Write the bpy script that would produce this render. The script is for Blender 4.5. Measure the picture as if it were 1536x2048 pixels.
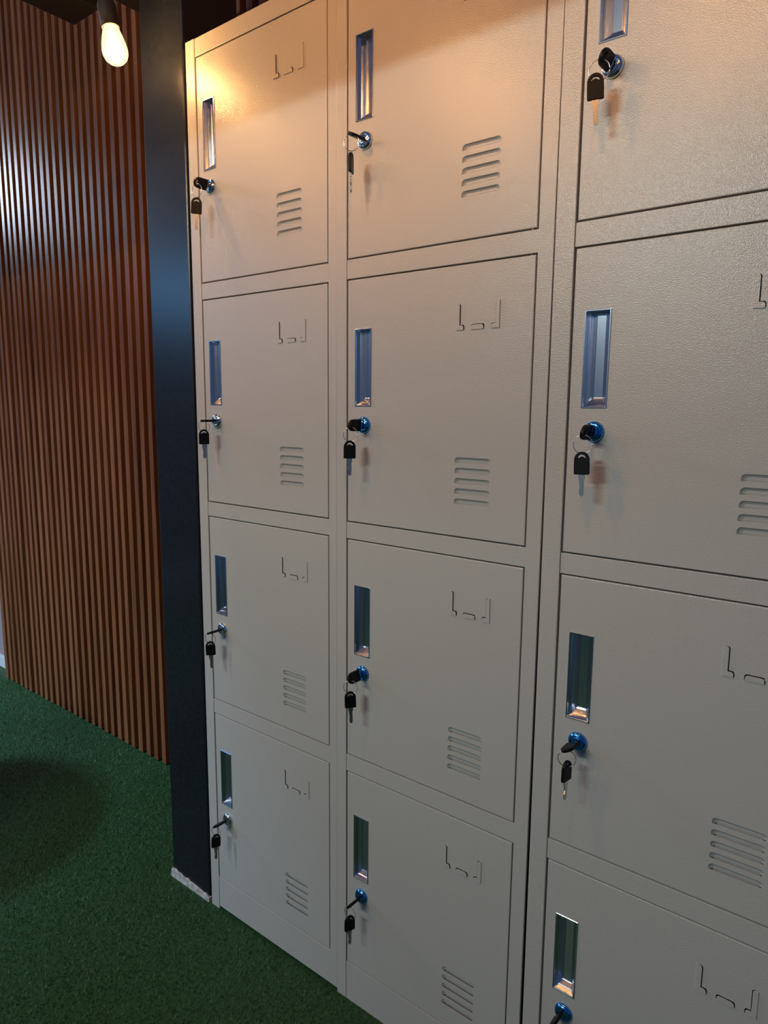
import bpy, bmesh, math, random
import numpy as np
from mathutils import Vector, Matrix, Euler

# ------------------------------------------------------------------ clear
for o in list(bpy.data.objects):
    bpy.data.objects.remove(o, do_unlink=True)
S = bpy.context.scene
COL = S.collection
random.seed(5)

# ------------------------------------------------------------------ camera
F_PX, YAW, PITCH, ROLL = 1371.2, 0.6633, -0.1512, 0.0094
CAM = Vector((1.2050, -0.9015, 1.1542))
fw = Vector((-math.sin(YAW)*math.cos(PITCH), math.cos(YAW)*math.cos(PITCH), math.sin(PITCH)))
rt = Vector((math.cos(YAW), math.sin(YAW), 0))
up = rt.cross(fw)
r2 = rt*math.cos(ROLL) + up*math.sin(ROLL)
u2 = -rt*math.sin(ROLL) + up*math.cos(ROLL)
cd = bpy.data.cameras.new('camera')
cd.sensor_fit = 'HORIZONTAL'; cd.sensor_width = 36.0
cd.lens = 36.0*F_PX/1536.0
cd.clip_start = 0.02
cam = bpy.data.objects.new('camera', cd); COL.objects.link(cam)
cam.matrix_world = Matrix(((r2.x, u2.x, -fw.x, CAM.x), (r2.y, u2.y, -fw.y, CAM.y), (r2.z, u2.z, -fw.z, CAM.z), (0, 0, 0, 1)))
S.camera = cam

# ------------------------------------------------------------------ light
S.view_settings.view_transform = 'Standard'
S.view_settings.look = 'None'
S.view_settings.gamma = 1.0
S.view_settings.use_curve_mapping = False
S.view_settings.exposure = 0.12

W = bpy.data.worlds.new('world'); S.world = W; W.use_nodes = True
bg = W.node_tree.nodes['Background']
bg.inputs[0].default_value = (0.26, 0.46, 0.90, 1); bg.inputs[1].default_value = 0.128

def area(name, loc, target, sx, sy, power, color):
    l = bpy.data.lights.new(name, 'AREA'); l.shape = 'RECTANGLE'; l.size = sx; l.size_y = sy
    l.energy = power; l.color = color
    o = bpy.data.objects.new(name, l); COL.objects.link(o)
    o.location = loc
    o.rotation_euler = (Vector(target)-Vector(loc)).to_track_quat('-Z', 'Y').to_euler()
    return o
# cool ceiling tube behind the camera and cool daylight from an opening far to the left
area('tube_lamp', (-0.10, -3.0, 2.25), (-0.10, 0, 1.9), 1.2, 0.035, 36, (0.84, 1.0, 0.95))
area('window_lamp', (-5.8, -1.3, 3.1), (-1.2, 0.2, 1.5), 0.9, 0.6, 40, (0.68, 0.79, 1.0))
area('doorway_lamp', (-3.6, -3.0, 2.1), (-0.3, 0, 1.0), 1.5, 0.4, 10, (0.16, 0.50, 1.0))
fill = area('turf_fill_lamp', (-1.5, -2.5, 2.5), (-1.5, 0.0, 0.0), 0.25, 0.25, 15.5, (0.41, 0.66, 1.0))  # added fill that brightens the left turf, no known fixture
fill.data.spread = math.radians(60)

WARM, AMBER = (1.0, 0.60, 0.27), (1.0, 0.49, 0.15)
BULBS = [  # location of the glass centre, watts, colour, tilt
    ((-0.079, -0.104, 1.828), 4.5, WARM, True),
    ((-0.233, -0.415, 1.83), 2.7, WARM, False),
    ((0.393, -0.484, 1.83), 8.0, AMBER, False),
    ((0.894, -0.521, 1.83), 6.6, AMBER, False),
    ((-0.77, -1.45, 1.95), 20.0, AMBER, False),  # this and the next: unseen bulbs added for warm light on the lockers
    ((-0.15, -1.45, 1.95), 12.5, AMBER, False),
]

# ------------------------------------------------------------------ materials
def mat(name):
    m = bpy.data.materials.new(name); m.use_nodes = True
    nt = m.node_tree
    return m, nt, nt.nodes['Principled BSDF'], nt.nodes, nt.links
def simple(name, col, rough, metal=0.0, spec=0.5):
    m, nt, b, N, L = mat(name)
    b.inputs['Base Color'].default_value = (*col, 1); b.inputs['Roughness'].default_value = rough
    b.inputs['Metallic'].default_value = metal; b.inputs['Specular IOR Level'].default_value = spec
    return m
def ramp(N, L, src, stops):
    r = N.new('ShaderNodeValToRGB'); e = r.color_ramp.elements
    e[0].position, e[0].color = stops[0][0], (*stops[0][1], 1)
    e[1].position, e[1].color = stops[-1][0], (*stops[-1][1], 1)
    for p, c in stops[1:-1]:
        q = e.new(p); q.color = (*c, 1)
    L.new(src, r.inputs[0]); return r
def objcoord(N, L, scale=(1, 1, 1)):
    g = N.new('ShaderNodeNewGeometry'); mp = N.new('ShaderNodeMapping'); mp.inputs['Scale'].default_value = scale
    L.new(g.outputs['Position'], mp.inputs['Vector']); return mp.outputs['Vector']
def noise(N, L, vec, scale, detail=2, rough=0.5):
    n = N.new('ShaderNodeTexNoise'); n.inputs['Scale'].default_value = scale; n.inputs['Detail'].default_value = detail
    n.inputs['Roughness'].default_value = rough; L.new(vec, n.inputs['Vector']); return n.outputs['Fac']

# powder coated steel: fine orange peel
def paint():
    m, nt, b, N, L = mat('locker_paint')
    b.inputs['Base Color'].default_value = (0.50, 0.475, 0.44, 1)
    b.inputs['Roughness'].default_value = 0.36; b.inputs['Specular IOR Level'].default_value = 0.35
    b.inputs['Coat Weight'].default_value = 0.42; b.inputs['Coat Roughness'].default_value = 0.17
    v = objcoord(N, L)
    n = noise(N, L, v, 620, 1.5, 0.5)
    bp = N.new('ShaderNodeBump'); bp.inputs['Strength'].default_value = 0.45; bp.inputs['Distance'].default_value = 0.0009
    L.new(n, bp.inputs['Height']); L.new(bp.outputs['Normal'], b.inputs['Normal']); b2 = N.new('ShaderNodeBump'); b2.inputs['Strength'].default_value = 0.42; b2.inputs['Distance'].default_value = 0.0009
    L.new(n, b2.inputs['Height']); L.new(b2.outputs['Normal'], b.inputs['Coat Normal'])
    return m
def wood():
    m, nt, b, N, L = mat('slat_wood')
    v = objcoord(N, L, (46.0, 46.0, 1.3))
    n1 = noise(N, L, v, 0.9, 3)
    v2 = objcoord(N, L, (300.0, 300.0, 9.0))
    n2 = noise(N, L, v2, 1.0, 4)
    mx = N.new('ShaderNodeMix'); mx.data_type = 'FLOAT'; mx.inputs[0].default_value = 0.4
    L.new(n1, mx.inputs[2]); L.new(n2, mx.inputs[3])
    r = ramp(N, L, mx.outputs[0], [(0.25, (0.060, 0.021, 0.009)), (0.5, (0.185, 0.066, 0.026)), (0.78, (0.30, 0.122, 0.054))])
    L.new(r.outputs[0], b.inputs['Base Color'])
    b.inputs['Roughness'].default_value = 0.24; b.inputs['Specular IOR Level'].default_value = 0.33
    return m
def turf(name, dark, light):
    m, nt, b, N, L = mat(name)
    v = objcoord(N, L)
    n = noise(N, L, v, 160, 2)
    r = ramp(N, L, n, [(0.3, dark), (0.7, light)])
    L.new(r.outputs[0], b.inputs['Base Color'])
    b.inputs['Roughness'].default_value = 0.5; b.inputs['Specular IOR Level'].default_value = 0.25
    return m
def concrete():
    m, nt, b, N, L = mat('chipped_concrete')
    n = noise(N, L, objcoord(N, L), 90, 4)
    r = ramp(N, L, n, [(0.35, (0.30, 0.27, 0.25)), (0.65, (0.55, 0.52, 0.50))])
    L.new(r.outputs[0], b.inputs['Base Color']); b.inputs['Roughness'].default_value = 0.9
    return m
def post_paint():
    m, nt, b, N, L = mat('black_steel_paint')
    n = noise(N, L, objcoord(N, L), 120, 3)
    r = ramp(N, L, n, [(0.3, (0.008, 0.009, 0.012)), (0.7, (0.013, 0.015, 0.019))])
    L.new(r.outputs[0], b.inputs['Base Color']); b.inputs['Roughness'].default_value = 0.27
    return m
M_PAINT, M_WOOD, M_POST, M_CONC = paint(), wood(), post_paint(), concrete()
M_TURF = turf('turf_blades', (0.030, 0.085, 0.028), (0.088, 0.215, 0.072))
M_TURFBASE = turf('turf_backing', (0.012, 0.04, 0.014), (0.03, 0.08, 0.03))
M_BACK = simple('wall_backing', (0.03, 0.012, 0.008), 0.7)
M_PLASTER = simple('pink_plaster', (0.30, 0.22, 0.22), 0.85)
M_WHITE = simple('white_skirting', (0.6, 0.57, 0.55), 0.6)
M_CHROME = simple('chrome', (0.86, 0.87, 0.90), 0.10, 1.0)
M_CUP = simple('handle_chrome', (0.62, 0.66, 0.74), 0.20, 1.0)
M_BLUE = simple('blue_film_chrome', (0.10, 0.40, 0.95), 0.16, 1.0)
M_KEYBLADE = simple('nickel_key', (0.72, 0.69, 0.62), 0.28, 1.0)
M_BOW = simple('black_key_plastic', (0.0045, 0.0045, 0.005), 0.45, 0.0, 0.2)
M_WIRE = simple('steel_wire', (0.75, 0.74, 0.72), 0.22, 1.0)
M_SOCKET = simple('black_socket', (0.020, 0.015, 0.012), 0.5)
M_INNER = simple('cabinet_inside', (0.25, 0.24, 0.22), 0.6)
M_TABLE = simple('dark_table', (0.03, 0.025, 0.02), 0.5)
def bulb_mats():
    m, nt, b, N, L = mat('bulb_glass')
    N.remove(b)
    out = N['Material Output']
    tr = N.new('ShaderNodeBsdfTransparent'); tr.inputs[0].default_value = (1, 0.86, 0.66, 1)
    gl = N.new('ShaderNodeBsdfGlossy'); gl.inputs['Roughness'].default_value = 0.05
    em = N.new('ShaderNodeEmission'); em.inputs[0].default_value = (1.0, 0.62, 0.36, 1); em.inputs[1].default_value = 1.7
    lw = N.new('ShaderNodeLayerWeight'); lw.inputs[0].default_value = 0.25
    m1 = N.new('ShaderNodeMixShader'); L.new(lw.outputs['Fresnel'], m1.inputs[0]); L.new(tr.outputs[0], m1.inputs[1]); L.new(gl.outputs[0], m1.inputs[2])
    ad = N.new('ShaderNodeAddShader'); L.new(m1.outputs[0], ad.inputs[0]); L.new(em.outputs[0], ad.inputs[1])
    L.new(ad.outputs[0], out.inputs['Surface'])
    f, nt, b, N, L = mat('bulb_filament')
    N.remove(b)
    em = N.new('ShaderNodeEmission'); em.inputs[0].default_value = (1.0, 0.66, 0.32, 1); em.inputs[1].default_value = 60
    L.new(em.outputs[0], N['Material Output'].inputs['Surface'])
    return m, f
M_GLASS, M_FIL = bulb_mats()

# ------------------------------------------------------------------ helpers
def link(name, bm, m, parent=None, smooth=False):
    me = bpy.data.meshes.new(name)
    bm.normal_update(); bm.to_mesh(me); bm.free()
    me.materials.append(m)
    if smooth:
        for p in me.polygons: p.use_smooth = True
    o = bpy.data.objects.new(name, me); COL.objects.link(o)
    if parent: o.parent = parent
    return o
def inst(name, me, parent=None, loc=(0, 0, 0), rot=(0, 0, 0), m=None):
    o = bpy.data.objects.new(name, me); COL.objects.link(o)
    o.location = loc; o.rotation_euler = rot
    if parent: o.parent = parent
    if m is not None:
        o.material_slots[0].link = 'OBJECT'; o.material_slots[0].material = m
    return o
def tag(o, label, cat, group=None):
    o['label'] = label; o['category'] = cat
    if group: o['group'] = group
    return o
def thing(name, loc, label, cat, group=None):
    o = bpy.data.objects.new(name, None); COL.objects.link(o); o.location = loc
    o.empty_display_size = 0.05
    return tag(o, label, cat, group)
def struct(o):
    o['kind'] = 'structure'; return o
def box(bm, x0, x1, y0, y1, z0, z1, bev=0.0):
    n = bmesh.new()
    bmesh.ops.create_cube(n, size=1.0)
    for v in n.verts:
        v.co = Vector((x0+(v.co.x+.5)*(x1-x0), y0+(v.co.y+.5)*(y1-y0), z0+(v.co.z+.5)*(z1-z0)))
    if bev > 0:
        bmesh.ops.bevel(n, geom=list(n.edges), offset=bev, segments=2, affect='EDGES', profile=0.5)
    add(bm, n)
def add(bm, other):
    me = bpy.data.meshes.new('tmp'); other.to_mesh(me); other.free(); bm.from_mesh(me); bpy.data.meshes.remove(me)
def lathe(bm, prof, n=24, axis='z', M=None):
    """prof: list of (r, h) ; revolve about axis"""
    rings = []
    new = []
    for r, h in prof:
        ring = []
        for i in range(n):
            a = 2*math.pi*i/n
            c = Vector((r*math.cos(a), r*math.sin(a), h))
            if axis == 'y': c = Vector((r*math.cos(a), h, r*math.sin(a)))
            if M: c = M @ c
            ring.append(bm.verts.new(c))
        rings.append(ring)
    for a, b in zip(rings, rings[1:]):
        for i in range(n):
            bm.faces.new((a[i], a[(i+1) % n], b[(i+1) % n], b[i]))
    bm.faces.new(rings[0]); bm.faces.new(rings[-1])
def tube(bm, pts, r, n=8, closed=False):
    pts = [Vector(p) for p in pts]; rings = []
    N = len(pts)
    prev = None
    for i, p in enumerate(pts):
        a = pts[(i-1) % N] if (closed or i > 0) else p
        b = pts[(i+1) % N] if (closed or i < N-1) else p
        t = (b-a).normalized()
        if prev is None:
            ref = Vector((0, 0, 1)) if abs(t.z) < 0.9 else Vector((1, 0, 0))
            u = t.cross(ref).normalized()
        else:
            u = (prev - t*prev.dot(t)).normalized()
        prev = u
        w = t.cross(u)
        rings.append([bm.verts.new(p + (u*math.cos(2*math.pi*k/n)+w*math.sin(2*math.pi*k/n))*r) for k in range(n)])
    for i in range(N if closed else N-1):
        a, b = rings[i], rings[(i+1) % N]
        for k in range(n):
            bm.faces.new((a[k], a[(k+1) % n], b[(k+1) % n], b[k]))
    if not closed:
        bm.faces.new(rings[0]); bm.faces.new(rings[-1])
def prism(bm, outline, y0, y1, holes=()):
    """outline in (x, z); solid between y0 and y1, holes cut through"""
    for yy in (y0, y1):
        loops = []
        for pts in [outline]+list(holes):
            vs = [bm.verts.new((x, yy, z)) for x, z in pts]
            loops.append([bm.edges.new((vs[i], vs[(i+1) % len(vs)])) for i in range(len(vs))])
        bmesh.ops.triangle_fill(bm, use_beauty=True, use_dissolve=False, edges=[e for l in loops for e in l])
    bm.verts.ensure_lookup_table()
    tot = sum(len(p) for p in [outline]+list(holes))
    base = len(bm.verts)-2*tot
    k = base
    for pts in [outline]+list(holes):
        n = len(pts)
        for i in range(n):
            a, b = bm.verts[k+i], bm.verts[k+(i+1) % n]
            c, d = bm.verts[k+tot+(i+1) % n], bm.verts[k+tot+i]
            bm.faces.new((a, b, c, d))
        k += n
    bmesh.ops.recalc_face_normals(bm, faces=list(bm.faces))
def arc(cx, cz, r, a0, a1, n):
    return [(cx+r*math.cos(math.radians(a0+(a1-a0)*i/n)), cz+r*math.sin(math.radians(a0+(a1-a0)*i/n))) for i in range(n+1)]

# ------------------------------------------------------------------ setting: floor, slat wall
bm = bmesh.new(); box(bm, -4.5, 3.0, -3.6, 0.45, -0.05, 0.0)
floor = struct(link('floor', bm, M_TURFBASE))

rng = np.random.default_rng(3)
def blades(x0, x1, y0, y1, dens):
    n = int((x1-x0)*(y1-y0)*dens)
    px = rng.uniform(x0, x1, n); py = rng.uniform(y0, y1, n)
    inside = (((px+0.92)**2+(py+0.72)**2) < 0.17**2) | ((px > -0.004) & (py > -0.004)) | ((px > -0.162) & (px < 0.0) & (py > -0.008) & (py < 0.148)) | (py > 0.296)
    px, py = px[~inside], py[~inside]; n = len(px)
    a = rng.uniform(0, 2*math.pi, n); h = rng.uniform(0.004, 0.0085, n); w = rng.uniform(0.0007, 0.0013, n)
    la = rng.uniform(0, 2*math.pi, n); ln = rng.uniform(0.0, 0.007, n)
    co = np.zeros((n, 3, 3))
    co[:, 0] = np.stack([px-w*np.cos(a), py-w*np.sin(a), np.full(n, -0.001)], 1)
    co[:, 1] = np.stack([px+w*np.cos(a), py+w*np.sin(a), np.full(n, -0.001)], 1)
    tx, ty = px+ln*np.cos(la), py+ln*np.sin(la)
    bad = ((tx > -0.002) & (ty > -0.002)) | ((tx > -0.161) & (tx < 0.0) & (ty > -0.007) & (ty < 0.147))
    tx[bad], ty[bad] = px[bad], py[bad]
    co[:, 2] = np.stack([tx, ty, h], 1)
    return co
co = np.concatenate([blades(-2.2, 0.55, -1.0, 0.30, 42000), blades(0.55, 1.6, -0.6, 0.0, 9000), blades(-3.4, -2.2, -1.0, 0.3, 9000)])
n = len(co)
me = bpy.data.meshes.new('turf')
me.vertices.add(n*3); me.vertices.foreach_set('co', co.reshape(-1))
me.loops.add(n*3); me.loops.foreach_set('vertex_index', np.arange(n*3, dtype=np.int32))
me.polygons.add(n); me.polygons.foreach_set('loop_start', np.arange(0, n*3, 3, dtype=np.int32))
me.polygons.foreach_set('loop_total', np.full(n, 3, dtype=np.int32))
me.update(); me.validate()
me.materials.append(M_TURF)
tf = bpy.data.objects.new('turf', me); COL.objects.link(tf)
tag(tf, 'short dark green artificial turf covering the floor', 'turf'); tf['kind'] = 'stuff'

WALL_H = 2.75
bm = bmesh.new()
pitch = 0.04335
x = -1.4549 - 7*pitch
k = 0
while x < 2.3:
    hw = 0.0108+random.uniform(-0.0006, 0.0006)
    dy = random.uniform(-0.0012, 0.0012); dx = random.uniform(-0.0008, 0.0008)
    box(bm, x+dx-hw, x+dx+hw, 0.300+dy, 0.326, 0.004, WALL_H, 0.0012)
    x += pitch; k += 1
wall = struct(link('wall_back', bm, M_WOOD))
bm = bmesh.new(); box(bm, -1.80, 2.35, 0.326, 0.36, 0.0, WALL_H)
o = link('wall_backing', bm, M_BACK, wall)
bm = bmesh.new(); box(bm, -4.5, -1.80, 0.36, 0.42, 0.0, WALL_H)
struct(link('wall_left', bm, M_PLASTER))
bm = bmesh.new(); box(bm, -4.5, -1.803, 0.345, 0.36, 0.0, 0.05, 0.002)
struct(link('baseboard_left', bm, M_WHITE))

# ------------------------------------------------------------------ black steel post and beams
post = thing('steel_post', (-0.083, 0.07, 0), 'square black painted steel post standing beside the left locker cabinet', 'post')
bm = bmesh.new(); box(bm, -0.0715, 0.0715, -0.068, 0.072, 0.003, 2.6, 0.004)
link('column', bm, M_POST, post)
# chipped pale collar where the black paint ends
bm = bmesh.new()
ring0, ring1, ring2 = [], [], []
per = []
e = 0.0735
for sx0, sy0, sx1, sy1 in ((-1, -1, 1, -1), (1, -1, 1, 1), (1, 1, -1, 1), (-1, 1, -1, -1)):
    for i in range(14):
        t = i/14
        per.append((e*(sx0+(sx1-sx0)*t), 0.002+e*(sy0+(sy1-sy0)*t)))
rr = random.Random(8)
for i, (px, py) in enumerate(per):
    f = (px/e+1)/2
    h = 0.021-0.010*f+rr.uniform(-0.0022, 0.0022)
    ring0.append(bm.verts.new((px*1.02, 0.002+(py-0.002)*1.02, 0.0)))
    ring1.append(bm.verts.new((px, py, h)))
    ring2.append(bm.verts.new((px*0.95, 0.002+(py-0.002)*0.95, h+0.001)))
N_ = len(per)
for a, b in ((ring0, ring1), (ring1, ring2)):
    for i in range(N_):
        bm.faces.new((a[i], a[(i+1) % N_], b[(i+1) % N_], b[i]))
link('foot', bm, M_CONC, post)['label'] = 'pale chipped concrete foot'

def beam(label, x0, x1, y0, y1, z0, z1):
    bm = bmesh.new(); box(bm, x0, x1, y0, y1, z0, z1, 0.003)
    return tag(link('ceiling_beam', bm, M_POST), label, 'beam', 'black ceiling beams')
beam('black beam ending in the top left corner, left of the lit bulb', -0.397, -0.292, -2.4, -0.002, 2.0, 2.12)
beam('black beam reaching the top of the black post', -0.236, -0.166, -2.4, 0.10, 2.0, 2.10)
beam('long unseen black beam above the viewer, added to shade the locker tops', -1.5, 2.6, -1.06, -1.0, 1.875, 1.99)  # unseen, placed to keep the tube light off the locker tops

# ------------------------------------------------------------------ lockers
T = [1.8157, 1.3650, 0.9235, 0.4821]
B = [1.3980, 0.9549, 0.5164, 0.0830]
DW = 0.3442
GAP = 0.0011
H = 1.85; DEP = 0.285
# handle / vent / label offsets inside a door (from left edge, from top edge)
HL, HR, HT, HB = 0.0162, 0.0523, 0.0798, 0.2085
VL, VR, VT, VB = 0.2188, 0.2824, 0.2842, 0.3569
CT, CB = 0.0555, 0.0942
KX, KZ = 0.0365, 0.2394

def louver_outline(x0, x1, zt, zb):
    r = (zt-zb)*0.62
    pts = [(x0, zb)] + arc(x0+r, zt-r, r, 180, 90, 6) + arc(x1-r, zt-r, r, 90, 0, 6) + [(x1, zb)]
    return pts
def tab_outlines(h, g=0.0):
    """outlines of the three lanced tabs of the card holder; g widens them into the slots they were cut from"""
    zt, zb = h-CT, h-CB
    fz = zb+0.0068+g
    L_ = [(0.2160, zb), (0.2290+g, zb)] + arc(0.2258+g, zb+0.0036+g, 0.0032, 0, 80, 4) + [(0.2222+g, fz)] + arc(0.2190+g, zt-0.0032, 0.0032, 0, 90, 4) + [(0.2160, zt)]
    R_ = [(0.505-x, z) for x, z in L_][::-1]
    D_ = [(0.2420-g, zb), (0.2630+g, zb)] + arc(0.2596+g, zb+0.0034+g, 0.0034, 0, 90, 4) + arc(0.2454-g, zb+0.0034+g, 0.0034, 90, 180, 4)
    return L_, D_, R_

def door_mesh(row):
    h = T[row]-B[row]-2*GAP; w = DW-2*GAP
    zoff = GAP
    hole_handle = [(HL+0.0012, h-HT-0.0012), (HR-0.0012, h-HT-0.0012), (HR-0.0012, h-HB+0.0012), (HL+0.0012, h-HB+0.0012)]
    louv = []
    p = (VB-VT-0.0088)/4
    for i in range(5):
        zt = h-VT-p*i
        louv.append(louver_outline(VL, VR, zt, zt-0.0088))
    tabs = tab_outlines(h)
    bm = bmesh.new()
    c = 0.0012
    outer = [(c, c), (w-c, c), (w-c, h-c), (c, h-c)]
    loops = [outer, hole_handle]+louv+[list(t) for t in tab_outlines(h, 0.0011)]
    es = []; vloops = []
    for pts in loops:
        vs = [bm.verts.new((x, 0, z)) for x, z in pts]; vloops.append(vs)
        es += [bm.edges.new((vs[i], vs[(i+1) % len(vs)])) for i in range(len(vs))]
    bmesh.ops.triangle_fill(bm, use_beauty=True, use_dissolve=False, edges=es)
    # folded rim and return
    prev = vloops[0]
    for inset, y in ((0.0003, 0.0004), (0.0, 0.0012), (0.0, 0.016)):
        vs = [bm.verts.new((x, y, z)) for x, z in ((inset, inset), (w-inset, inset), (w-inset, h-inset), (inset, h-inset))]
        for i in range(4):
            bm.faces.new((prev[i], prev[(i+1) % 4], vs[(i+1) % 4], vs[i]))
        prev = vs
    bm.faces.new(prev)
    # sheet thickness round the cuts
    for vs in [vloops[1]]+vloops[7:]:
        b2 = [bm.verts.new((v.co.x, 0.001, v.co.z)) for v in vs]
        for i in range(len(vs)):
            bm.faces.new((vs[i], vs[(i+1) % len(vs)], b2[(i+1) % len(vs)], b2[i]))
    # louvers: flap pressed inward, open along its lower edge
    for vs in vloops[2:7]:
        n = len(vs); xs = [v.co.x for v in vs]; zs = [v.co.z for v in vs]
        cx = (min(xs)+max(xs))/2; zb = min(zs); hh = max(zs)-zb
        def ringat(mx, mz, y):
            out = []
            for v in vs:
                s = (abs(v.co.x-cx)-mx)/max(abs(v.co.x-cx), 1e-6)
                out.append(bm.verts.new((cx+(v.co.x-cx)*s, y, zb+(v.co.z-zb)*(hh-mz)/hh)))
            return out
        prev = vs
        for mx, mz, y in ((0.0007, 0.0006, 0.0008), (0.0024, 0.0018, 0.0024), (0.0050, 0.0036, 0.0036)):
            cur = ringat(mx, mz, y)
            for i in range(n-1):
                bm.faces.new((prev[i], prev[i+1], cur[i+1], cur[i]))
            prev = cur
        low = [bm.verts.new((prev[0].co.x, 0.0045, zb-0.0026)), bm.verts.new((prev[-1].co.x, 0.0045, zb-0.0026))]
        bm.faces.new([low[0]]+prev[1:-1]+[low[1]])
        bm.faces.new((low[0], prev[0], prev[1])) ; bm.faces.new((low[1], prev[-2], prev[-1]))
        # cut lower lip
        a, b = vs[0], vs[-1]
        c1, d1 = bm.verts.new((a.co.x, 0.001, zb)), bm.verts.new((b.co.x, 0.001, zb))
        bm.faces.new((a, b, d1, c1))
    bmesh.ops.recalc_face_normals(bm, faces=list(bm.faces))
    me = bpy.data.meshes.new('door'); bm.to_mesh(me); bm.free(); me.materials.append(M_PAINT)
    tm = []
    for t, side in zip(tabs, (0.2160, None, 0.2890)):
        b3 = bmesh.new()
        zmin = min(q[1] for q in t)
        f, bk = [], []
        for x_, z_ in t:
            root_edge = (side is not None and abs(x_-side) < 1e-5) or (side is None and abs(z_-zmin) < 1e-5)
            f.append(b3.verts.new((x_, -0.0015, z_)))
            if root_edge:      # bent edge running back into the sheet
                sx = -0.0009 if side == 0.2160 else (0.0009 if side else 0.0)
                bk.append(b3.verts.new((x_+sx, 0.0004, z_ if side else z_-0.0009)))
            else:
                bk.append(b3.verts.new((x_, -0.0007, z_)))
        bmesh.ops.triangle_fill(b3, use_beauty=True, edges=[b3.edges.new((f[i], f[(i+1) % len(f)])) for i in range(len(f))])
        bmesh.ops.triangle_fill(b3, use_beauty=True, edges=[b3.edges.new((bk[i], bk[(i+1) % len(bk)])) for i in range(len(bk))])
        for i in range(len(f)):
            b3.faces.new((f[i], f[(i+1) % len(f)], bk[(i+1) % len(f)], bk[i]))
        bmesh.ops.recalc_face_normals(b3, faces=list(b3.faces))
        m3 = bpy.data.meshes.new('label_clip'); b3.to_mesh(m3); b3.free(); m3.materials.append(M_PAINT); tm.append(m3)
    return me, tm, h

def handle_mesh():
    """recessed pull: thin bezel and a stepped trough, origin at its top left corner"""
    bm = bmesh.new(); w, h = HR-HL, HB-HT
    def loop(ix, it, ib, y): return [bm.verts.new(p) for p in ((ix, y, -h+ib), (w-ix, y, -h+ib), (w-ix, y, -it), (ix, y, -it))]
    seq = [loop(0.0, 0.0, 0.0, 0.0), loop(0.0004, 0.0004, 0.0004, -0.0012), loop(0.0024, 0.0022, 0.0022, -0.0012), loop(0.0030, 0.0026, 0.0030, 0.0006),
           loop(0.0064, 0.0028, 0.0060, 0.0050), loop(0.0072, 0.0030, 0.0075, 0.0064), loop(0.0104, 0.0034, 0.0120, 0.0125), loop(0.0118, 0.0040, 0.0145, 0.0138)]
    for a, b in zip(seq, seq[1:]):
        for i in range(4): bm.faces.new((a[i], a[(i+1) % 4], b[(i+1) % 4], b[i]))
    bm.faces.new(seq[-1])
    bmesh.ops.recalc_face_normals(bm, faces=list(bm.faces))
    bmesh.ops.bevel(bm, geom=[e for e in bm.edges if len(e.link_faces) == 2], offset=0.00035, segments=1, affect='EDGES')
    me = bpy.data.meshes.new('handle'); bm.to_mesh(me); bm.free(); me.materials.append(M_CUP); return me
def lock_mesh():
    bm = bmesh.new()
    prof = [(0.0138, 0.0), (0.0142, -0.0012), (0.0136, -0.0032), (0.0116, -0.0056), (0.0096, -0.0066), (0.0086, -0.0064), (0.0080, -0.0056), (0.0076, -0.0060), (0.0030, -0.0062)]
    lathe(bm, prof, 32, 'y')
    bmesh.ops.recalc_face_normals(bm, faces=list(bm.faces))
    me = bpy.data.meshes.new('lock'); bm.to_mesh(me); bm.free(); me.materials.append(M_CHROME)
    for p_ in me.polygons: p_.use_smooth = True
    return me
def pin_mesh():
    bm = bmesh.new(); lathe(bm, [(0.0013, -0.0016), (0.0013, 0.0016)], 10, 'z')
    me = bpy.data.meshes.new('hinge_pin'); bm.to_mesh(me); bm.free(); me.materials.append(M_CHROME); return me

DOORS = [door_mesh(r) for r in range(4)]
HANDLE, LOCK, PIN = handle_mesh(), lock_mesh(), pin_mesh()
XA, XB = 0.0295, 0.4182
UW = 0.7868

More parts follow.
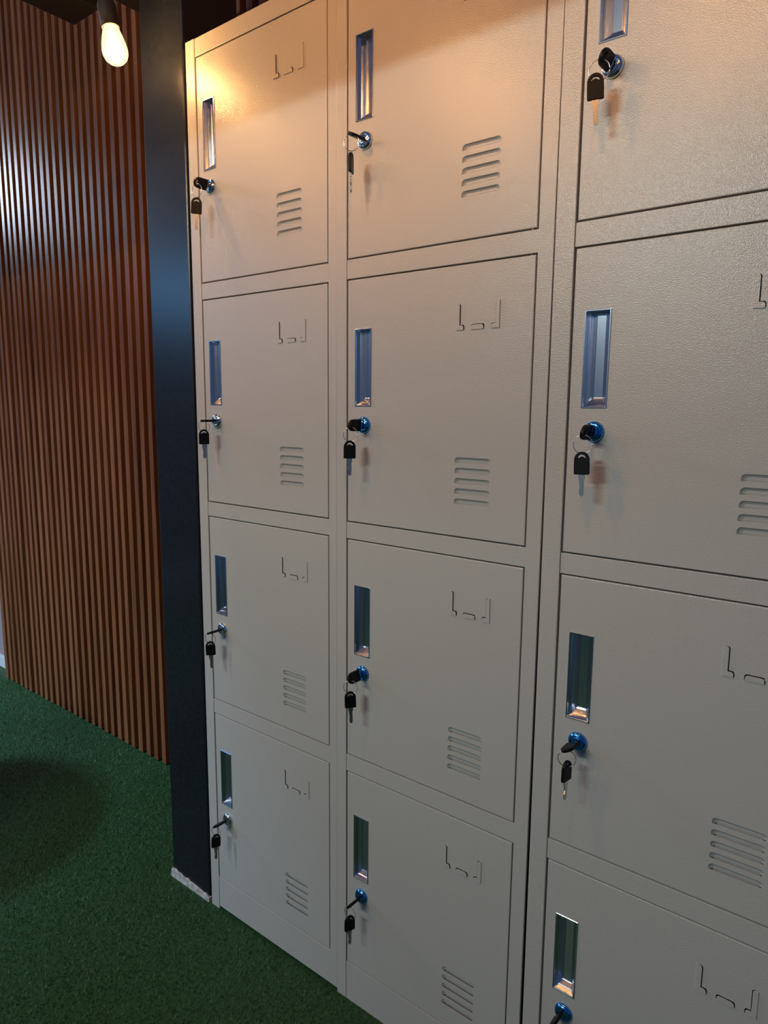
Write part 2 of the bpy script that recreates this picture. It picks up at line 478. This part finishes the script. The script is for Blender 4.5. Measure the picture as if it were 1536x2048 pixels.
def cabinet(origin, label, lean=0.0, dx_b=XB, blue=()):
    root = thing('locker_cabinet', origin, label, 'locker', 'steel locker cabinets')
    root.rotation_euler = (0, lean, 0)
    g = 0.0010
    # carcass
    bm = bmesh.new()
    box(bm, 0.0, 0.0012, 0.004, DEP, 0.0, H)
    box(bm, UW-0.0012, UW, 0.004, DEP, 0.0, H)
    box(bm, 0.0012, UW-0.0012, DEP-0.0012, DEP, 0.0, H)
    box(bm, 0.0, UW, 0.003, DEP, H-0.0014, H)
    box(bm, XB-0.024, XB-0.022, 0.03, DEP-0.002, 0.04, H-0.01)
    for r in range(4):
        box(bm, 0.002, UW-0.002, 0.03, DEP-0.002, B[r]-0.012, B[r]-0.010)
    link('carcass', bm, M_PAINT, root)
    # front frame: stiles, rails, plinth
    bm = bmesh.new()
    fb = 0.0010
    box(bm, 0.0, XA-g-0.0006, -0.0008, 0.018, 0.0, H, fb*1.2)                 # left stile
    mid = XB-0.0248
    box(bm, XA+DW+g, mid, 0.0, 0.018, 0.008, H-0.0006, fb*0.6)                # folds of the middle stile
    box(bm, mid+0.0002, XB-g-0.0006, -0.0004, 0.018, 0.0, H-0.0006, fb)
    box(bm, XB+DW+g, UW, 0.0, 0.018, 0.0, H-0.0006, fb*0.8)                   # right stile
    for x0, x1, zb in ((XA-g, XA+DW+g+0.0015, 0.008), (XB-g, XB+DW+g+0.0015, 0.0)):
        box(bm, x0, x1, 0.0, 0.018, T[0]+g, H-0.0006, 0.0007)
        box(bm, x0, x1, 0.0, 0.018, zb, B[3]-g, 0.0007)
        for r in range(3):
            box(bm, x0, x1, 0.0, 0.018, T[r+1]+g, B[r]-g, 0.0007)
    link('front_frame', bm, M_PAINT, root)
    for ci, xc in enumerate((XA, dx_b)):
        for r in range(4):
            me, tm, h = DOORS[r]
            d = inst('door', me, root, (xc+GAP, 0.0, B[r]+GAP))
            inst('handle', HANDLE, d, (HL, 0.0, h-HT))
            l = inst('lock', LOCK, d, (KX, 0.0, h-KZ), m=M_BLUE if (ci, r) in blue else None)
            if (ci, r) in blue: l['label'] = 'blue filmed lock'
            for m3 in tm: inst('label_clip', m3, d)
            inst('hinge_pin', PIN, d, (DW-0.010, 0.0028, -0.0016)); inst('hinge_pin', PIN, d, (DW-0.010, 0.0028, h+0.0016))
    return root
U1 = cabinet((0, 0, 0), 'light grey eight door steel locker cabinet beside the black post', blue={(1, 1), (1, 2), (1, 3)})
X2 = 0.8184-XA
U2 = cabinet((X2+0.0037, 0, 0), 'light grey steel locker cabinet cut off by the right edge of the photo', lean=-0.0030, blue={(0, 1), (0, 2), (0, 3)})

# ------------------------------------------------------------------ keys
def bow_outline():
    w = 0.0100; hh = 0.0300
    pts = [(-w, 0.0012), (-w+0.0012, 0.0), (w-0.0012, 0.0), (w, 0.0012)]
    pts += [(w, 0.0150)] + arc(0, hh-0.0118, 0.0100, 12, 168, 12) + [(-w, 0.0150)]
    # stretch dome to the full height
    return [(x, z if z < 0.0155 else 0.0155+(z-0.0155)*(hh-0.0155)/(0.0282-0.0155)) for x, z in pts]
def crescent():
    return arc(0, 0.0205, 0.0058, 10, 170, 8) + arc(0, 0.0203, 0.0034, 150, 30, 5)
def bow_mesh():
    bm = bmesh.new()
    prism(bm, bow_outline(), -0.0022, 0.0022, [crescent()])
    bmesh.ops.translate(bm, vec=(0, 0, -0.0245), verts=list(bm.verts))   # origin at the ring hole
    es = [e for e in bm.edges if len(e.link_faces) == 2 and e.calc_face_angle(0) > 0.8]
    bmesh.ops.bevel(bm, geom=es, offset=0.0005, segments=1, affect='EDGES')
    me = bpy.data.meshes.new('key_bow'); bm.to_mesh(me); bm.free(); me.materials.append(M_BOW); return me
def blade_mesh(length):
    bm = bmesh.new()
    z0 = -0.0245
    pts = [(-0.0042, z0+0.001), (0.0042, z0+0.001), (0.0042, z0-0.006), (0.0030, z0-0.0072), (0.0030, z0-length+0.0025), (0.0012, z0-length), (-0.0008, z0-length), (-0.0026, z0-length+0.0030)]
    rr = random.Random(2)
    zz = z0-length+0.0050
    while zz < z0-0.0095:
        pts += [(-0.0016-rr.uniform(0, 0.0012), zz), (-0.0030, zz+0.0013)]; zz += 0.0030
    pts += [(-0.0032, z0-0.0072), (-0.0042, z0-0.0062)]
    prism(bm, pts, -0.0009, 0.0009)
    box(bm, 0.0002, 0.0016, -0.0011, 0.0011, z0-length+0.004, z0-0.0075)
    me = bpy.data.meshes.new('blade'); bm.to_mesh(me); bm.free(); me.materials.append(M_KEYBLADE); return me
def ring_mesh(R=0.0122, r=0.00055):
    bm = bmesh.new()
    pts = []
    for i in range(74):
        a = 2*math.pi*i/40
        pts.append((R*math.cos(a), 0.0011*(i/74-0.5), R*math.sin(a)))
    tube(bm, pts, r, 6)
    me = bpy.data.meshes.new('key_ring'); bm.to_mesh(me); bm.free(); me.materials.append(M_WIRE)
    for p_ in me.polygons: p_.use_smooth = True
    return me
BOW, BLADE, BLADE_IN, RING = bow_mesh(), blade_mesh(0.0290), blade_mesh(0.0075), ring_mesh()

def key_set(x, z, spin, yaw, drop, label, ringyaw, tilt=0.0, dx=0.0):
    """spin: turn of the inserted key about the lock axis; yaw: turn of the hanging key about the vertical"""
    root = thing('key_set', (x, 0, z), label, 'keys', 'key pairs hanging in the locker locks')
    # inserted key: local -z (blade) points into the door (+y), local x (width) turned by spin from vertical
    yaxis_in = Vector((0, -1, 0))            # local +z -> out of the door
    wx = Vector((math.sin(math.radians(spin)), 0, math.cos(math.radians(spin))))
    ny = yaxis_in.cross(wx)
    Rm = Matrix((wx, ny, yaxis_in)).transposed()
    out = -(0.0062+0.0285)                   # ring hole this far in front of the door
    k1 = inst('key', BOW, root, (0, out, 0)); k1.rotation_euler = Rm.to_euler()
    inst('blade', BLADE_IN, k1)
    slide = 0.0045*abs(math.cos(math.radians(spin)))
    zr = -slide-0.0110
    rg = inst('key_ring', RING, root, (dx*0.5, out+0.001, zr)); rg.rotation_euler = (0, 0, math.radians(ringyaw))
    k2 = inst('key', BOW, root, (dx, out, zr-0.0110-drop)); k2.rotation_euler = (0, math.radians(tilt), math.radians(yaw))
    inst('blade', BLADE, k2)
    return root
rows = ['top', 'second', 'third', 'bottom']
KEYS = [  # column, row, spin, yaw, drop, ringyaw, tilt, dx
    ('A', 0, 25, 45, 0.007, 10, 3, -0.001), ('A', 1, 88, 55, 0.0, 20, 0, 0), ('A', 2, 70, 45, 0.0, 20, -2, 0), ('A', 3, 60, 70, 0.0, 10, 2, 0),
    ('B', 0, 112, 118, 0.009, 30, 0, 0), ('B', 1, 4, 35, 0.004, 25, 0, -0.002), ('B', 2, -14, 50, 0.002, 30, -2, 0), ('B', 3, 44, 66, 0.0, 5, 0, 0),
    ('C', 0, 28, 20, -0.003, 20, -3, -0.008), ('C', 1, 12, 6, 0.004, 12, -2, 0), ('C', 2, 66, 80, -0.003, 20, 1, 0.002), ('C', 3, 34, 60, 0.0, 20, 0, 0),
]
XCOL = {'A': XA, 'B': XB, 'C': 0.8184-0.0006}
NAMES = {'A': 'left', 'B': 'middle', 'C': 'right'}
for c, r, sp, yw, dr, ry, ti, dx in KEYS:
    lab = 'black-headed key with spare key on a ring in the %s lock of the %s column' % (rows[r], NAMES[c])
    key_set(XCOL[c]+GAP+KX, T[r]-GAP-KZ, sp, yw, dr, lab, ry, ti, dx)

# ------------------------------------------------------------------ bulbs
def bulb_parts():
    prof = [(0.0095, 0.036), (0.0125, 0.033), (0.0160, 0.026), (0.0190, 0.016), (0.0220, 0.004), (0.0238, -0.008), (0.0232, -0.016), (0.0200, -0.024), (0.0140, -0.030), (0.0070, -0.0335), (0.0015, -0.0350)]
    bm = bmesh.new(); lathe(bm, prof, 28)
    g = bpy.data.meshes.new('glass'); bm.to_mesh(g); bm.free(); g.materials.append(M_GLASS)
    for p_ in g.polygons: p_.use_smooth = True
    bm = bmesh.new()
    for k in range(6):
        a = 2*math.pi*k/6
        tube(bm, [(0.004*math.cos(a), 0.004*math.sin(a), 0.026), (0.0098*math.cos(a+0.3), 0.0098*math.sin(a+0.3), 0.004), (0.0055*math.cos(a+0.6), 0.0055*math.sin(a+0.6), -0.022)], 0.0016, 6)
    f = bpy.data.meshes.new('filament'); bm.to_mesh(f); bm.free(); f.materials.append(M_FIL)
    bm = bmesh.new()
    lathe(bm, [(0.0165, 0.032), (0.0172, 0.034), (0.0172, 0.072), (0.0145, 0.080), (0.0085, 0.086), (0.0060, 0.094)], 24)
    s = bpy.data.meshes.new('socket'); bm.to_mesh(s); bm.free(); s.materials.append(M_SOCKET)
    for p_ in s.polygons: p_.use_smooth = True
    bm = bmesh.new(); tube(bm, [(0, 0, 0.090), (0.002, 0, 0.125), (0.0, 0.001, 0.17)], 0.0028, 8)
    c = bpy.data.meshes.new('cord'); bm.to_mesh(c); bm.free(); c.materials.append(M_SOCKET)
    return g, f, s, c
G_, F_, S_, C_ = bulb_parts()
BL = ['glowing filament bulb in a black socket left of the black post', 'glowing filament bulb hung high in front of the left locker column',
      'glowing filament bulb hung high in front of the middle locker column', 'glowing filament bulb hung high in front of the right locker column',
      'unseen rear filament bulb nearest the slatted wall end, added to warm the lockers', 'unseen rear filament bulb behind the long beam, added to warm the lockers']
for i, (loc, watts, tint, tilt) in enumerate(BULBS):
    b = thing('light_bulb', loc, BL[i], 'light bulb', 'warm filament bulbs')
    if tilt: b.rotation_euler = (math.radians(4), math.radians(-9), 0)
    for nm, me in (('glass', G_), ('filament', F_), ('socket', S_), ('cord', C_)):
        inst(nm, me, b)
    l = bpy.data.lights.new('bulb_glow', 'POINT'); l.energy = watts; l.color = tint; l.shadow_soft_size = 0.018
    lo = bpy.data.objects.new('bulb_glow', l); COL.objects.link(lo); lo.parent = b

# ------------------------------------------------------------------ unseen table added beyond the left edge to shade the turf
t = thing('shadow_table', (-0.92, -0.72, 0.0), 'unseen round dark table added at the left to throw a shadow on the turf', 'table')
bm = bmesh.new(); lathe(bm, [(0.29, 0.50), (0.30, 0.51), (0.30, 0.525), (0.29, 0.53)], 48)
link('tabletop', bm, M_TABLE, t)
bm = bmesh.new(); lathe(bm, [(0.16, 0.0), (0.16, 0.012), (0.05, 0.03), (0.035, 0.06), (0.035, 0.50)], 32)
link('pedestal', bm, M_TABLE, t)
